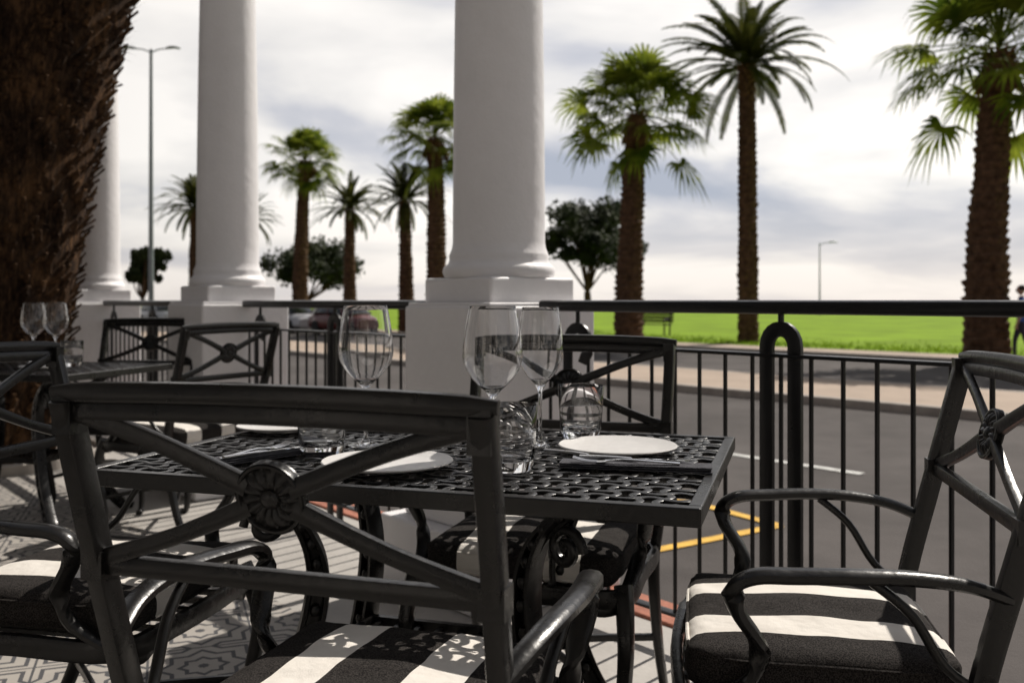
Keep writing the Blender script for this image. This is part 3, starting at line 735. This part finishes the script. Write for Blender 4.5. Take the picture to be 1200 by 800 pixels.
def person(x,y,rz):
    e=empty('person_walking',(x,y,ZR+.08),rz)
    V=[];E=[];Rr=[]
    def v(p,r,par=None):
        V.append(p);Rr.append(r)
        if par is not None:E.append((par,len(V)-1))
        return len(V)-1
    pel=v((0,0,.95),(.15,.11)); sp=v((0,.0,1.13),(.13,.10),pel); chst=v((0,0,1.32),(.155,.11),sp); nb=v((0,0,1.46),(.07,.065),chst); nk=v((0,.01,1.54),(.052,.052),nb)
    for s in (-1,1):
        sh=v((s*.17,0,1.41),(.062,.06),chst); el=v((s*.23,-.04*s,1.13),(.043,.043),sh); wr=v((s*.235,.06-.06*s,.90),(.028,.024),el); pm_=v((s*.235,.08-.06*s,.83),(.032,.016),wr)
        for k in range(4):
            a=v((s*.235,.055-.06*s+.018*k,.775),(.009,.009),pm_); v((s*.228,.06-.06*s+.018*k,.74-.006*abs(k-1.5)),(.008,.008),a)
        a=v((s*.22,.115-.06*s,.82),(.010,.010),pm_); v((s*.215,.128-.06*s,.785),(.009,.009),a)
        hp=v((s*.09,0,.88),(.10,.10),pel); kn=v((s*.095,.10*s+.03,.49),(.062,.065),hp); an=v((s*.095,.18*s-.05,.09),(.04,.042),kn); v((s*.10,.18*s+.12,.04),(.036,.03),an)
    me=bpy.data.meshes.new('body'); me.from_pydata(V,E,[]); o=obj('body_tmp',me)
    sk=o.modifiers.new('skin','SKIN'); 
    for i,r in enumerate(Rr): me.skin_vertices[0].data[i].radius=r
    me.skin_vertices[0].data[0].use_root=True
    ss=o.modifiers.new('sub','SUBSURF'); ss.levels=1; ss.render_levels=1
    dg=bpy.context.evaluated_depsgraph_get(); m2=bpy.data.meshes.new_from_object(o.evaluated_get(dg)); bpy.data.objects.remove(o)
    m2.materials.clear()
    for m in (M_skin,M_shirt,M_trou,M_rub): m2.materials.append(m)
    for p in m2.polygons:
        c=p.center; p.use_smooth=True
        if c.z<.09: k=3
        elif c.z<.96 and abs(c.x)<.19: k=2
        elif c.z>1.49: k=0
        elif abs(c.x)>.18 and c.z<1.15: k=0
        else: k=1
        p.material_index=k
    obj('body',m2,parent=e)
    b=MB(); vs=[];fs=[];n=20;mm=14
    for j in range(mm+1):
        ph=math.pi*j/mm
        for i in range(n):
            a=2*math.pi*i/n; X=math.sin(ph)*math.cos(a);Y=math.sin(ph)*math.sin(a);Z=math.cos(ph)
            w=1-.22*max(0,-Z); px,py,pz=X*.076*w,Y*.095*w,Z*.118
            if Y>.8 and -.35<Z<.05: py+=.022*(1-abs(X)*3 if abs(X)<.33 else 0)
            vs.append((px,py+.015,1.665+pz))
    fs=[(j*n+i,j*n+(i+1)%n,(j+1)*n+(i+1)%n,(j+1)*n+i) for j in range(mm) for i in range(n)]
    b.add(vs,fs,0); hb=MB()
    for s in (-1,1): b.sweep([(s*.074,.0,1.63),(s*.084,-.005,1.665),(s*.076,-.002,1.69)],.01,.012,n=6,sub=3); hb.lathe([(0,-.008),(.008,0),(0,.008)],8,c=(s*.03,.106,1.675))
    b.sweep([(-.022,.103,1.605),(0,.108,1.603),(.022,.103,1.605)],.005,.004,n=6,sub=3)
    obj('head',b.mesh('head',[M_skin]),parent=e)
    hb.lathe([(.084,-.02),(.092,.02),(.088,.07),(.06,.11),(0,.128)],20,c=(0,-.008,1.665)); obj('hair',hb.mesh('hair',[M_hair]),parent=e)
person(12.05,22.2,R(70))

# ---------------------------------------------------------------- unseen building added behind the viewpoint to cut fill light
e=empty('fill_blocking_building',O,RA)
def bpart(n,c,d,m,bv=0):
    obj(n,boxmesh(n,c,d,m),parent=e,bevel=bv)
bpart('wall',(0,-5.2,2.6),(24,.3,5.2),M_wall)
for k in range(-4,5):
    bpart('window_glass',(k*2.5+1.2,-5.035,1.35),(1.5,.02,2.3),M_cglass); 
    for s in(-1,1): bpart('frame_side',(k*2.5+1.2+s*.79,-5.02,1.35),(.08,.07,2.5),M_white)
    bpart('frame_head',(k*2.5+1.2,-5.018,2.56),(1.74,.075,.12),M_white); bpart('frame_mullion',(k*2.5+1.2,-5.015,1.35),(.05,.06,2.3),M_white)
bpart('sky_blocking_canopy',(-1,-4.2,3.85),(20,1.8,.12),M_wall)  # out-of-view canopy, added to hold back sky light from behind
sheet('entablature',-9,4,-.22,.22,4.0,M_white,thick=.378)

# ---------------------------------------------------------------- light
az=R(42); el=R(47)
S=Vector((math.sin(az)*math.cos(el),math.cos(az)*math.cos(el),math.sin(el)))
sd=bpy.data.lights.new('sun','SUN'); sd.energy=5.0; sd.angle=R(.6); sd.color=(1,.93,.84)
so=bpy.data.objects.new('sun',sd); COL.objects.link(so); so.rotation_euler=S.to_track_quat('Z','Y').to_euler(); so.location=(0,0,20)
w=bpy.data.worlds.new('World'); scene.world=w; w.use_nodes=True; nt=w.node_tree; N=nt.nodes; L=nt.links; N.clear()
out=N.new('ShaderNodeOutputWorld'); bg1=N.new('ShaderNodeBackground'); bg2=N.new('ShaderNodeBackground'); mx=N.new('ShaderNodeMixShader')
sky=N.new('ShaderNodeTexSky'); sky.sky_type='NISHITA'; sky.sun_disc=False; sky.sun_elevation=el; sky.sun_rotation=az
L.new(sky.outputs[0],bg1.inputs[0]); bg1.inputs[1].default_value=.08
tc=N.new('ShaderNodeTexCoord'); sp=N.new('ShaderNodeSeparateXYZ'); L.new(tc.outputs['Generated'],sp.inputs[0])
def mth(op,a,bv=None,c=None,clamp=False):
    x=N.new('ShaderNodeMath'); x.operation=op; x.use_clamp=clamp
    for i,v in enumerate((a,bv,c)):
        if v is None: continue
        if isinstance(v,(int,float)): x.inputs[i].default_value=v
        else: L.new(v,x.inputs[i])
    return x.outputs[0]
zz=mth('ADD',mth('MAXIMUM',sp.outputs['Z'],0),.16)
cx=mth('DIVIDE',sp.outputs['X'],zz); cy=mth('DIVIDE',sp.outputs['Y'],zz)
cb=N.new('ShaderNodeCombineXYZ'); L.new(cx,cb.inputs[0]); L.new(cy,cb.inputs[1]); cb.inputs[2].default_value=3.3
n1=N.new('ShaderNodeTexNoise'); n1.inputs['Scale'].default_value=.8; n1.inputs['Detail'].default_value=6; n1.inputs['Roughness'].default_value=.48; n1.inputs['Distortion'].default_value=.3
L.new(cb.outputs[0],n1.inputs['Vector'])
rp=N.new('ShaderNodeValToRGB'); cr=rp.color_ramp
cr.elements[0].position=.36; cr.elements[0].color=(.42,.45,.53,1)
cr.elements[1].position=.59; cr.elements[1].color=(1.1,1.05,.99,1)
x=cr.elements.new(.45); x.color=(.62,.62,.66,1); x=cr.elements.new(.51); x.color=(.88,.85,.82,1)
L.new(n1.outputs['Fac'],rp.inputs['Fac'])
hz=mth('SUBTRACT',1,mth('MULTIPLY',mth('ABSOLUTE',sp.outputs['Z']),9),clamp=True)
hm=N.new('ShaderNodeMix'); hm.data_type='RGBA'; L.new(mth('MULTIPLY',hz,.75),hm.inputs[0]); L.new(rp.outputs[0],hm.inputs[6]); hm.inputs[7].default_value=(.86,.79,.74,1)
L.new(hm.outputs[2],bg2.inputs[0])
dt=N.new('ShaderNodeVectorMath'); dt.operation='DOT_PRODUCT'; L.new(tc.outputs['Generated'],dt.inputs[0]); dt.inputs[1].default_value=(math.sin(az*.5),math.cos(az*.5),.1)
st=N.new('ShaderNodeMapRange'); L.new(dt.outputs['Value'],st.inputs[0]); st.inputs[1].default_value=0; st.inputs[2].default_value=.9; st.inputs[3].default_value=.30; st.inputs[4].default_value=1.1
L.new(st.outputs[0],bg2.inputs[1])
mx.inputs[0].default_value=.9
L.new(bg1.outputs[0],mx.inputs[1]); L.new(bg2.outputs[0],mx.inputs[2]); L.new(mx.outputs[0],out.inputs[0])

# ---------------------------------------------------------------- camera
cd=bpy.data.cameras.new('camera'); cam=bpy.data.objects.new('camera',cd); COL.objects.link(cam); scene.camera=cam
cam.location=(0,0,1.08); cam.rotation_euler=(R(90),0,0); cd.lens=33; cd.sensor_width=36; cd.shift_y=-.04
cd.clip_start=.05; cd.clip_end=6000
cd.dof.use_dof=True; cd.dof.focus_distance=1.62; cd.dof.aperture_fstop=4.8; cd.dof.aperture_blades=9
scene.view_settings.view_transform='Standard'; scene.view_settings.look='None'; scene.view_settings.exposure=0
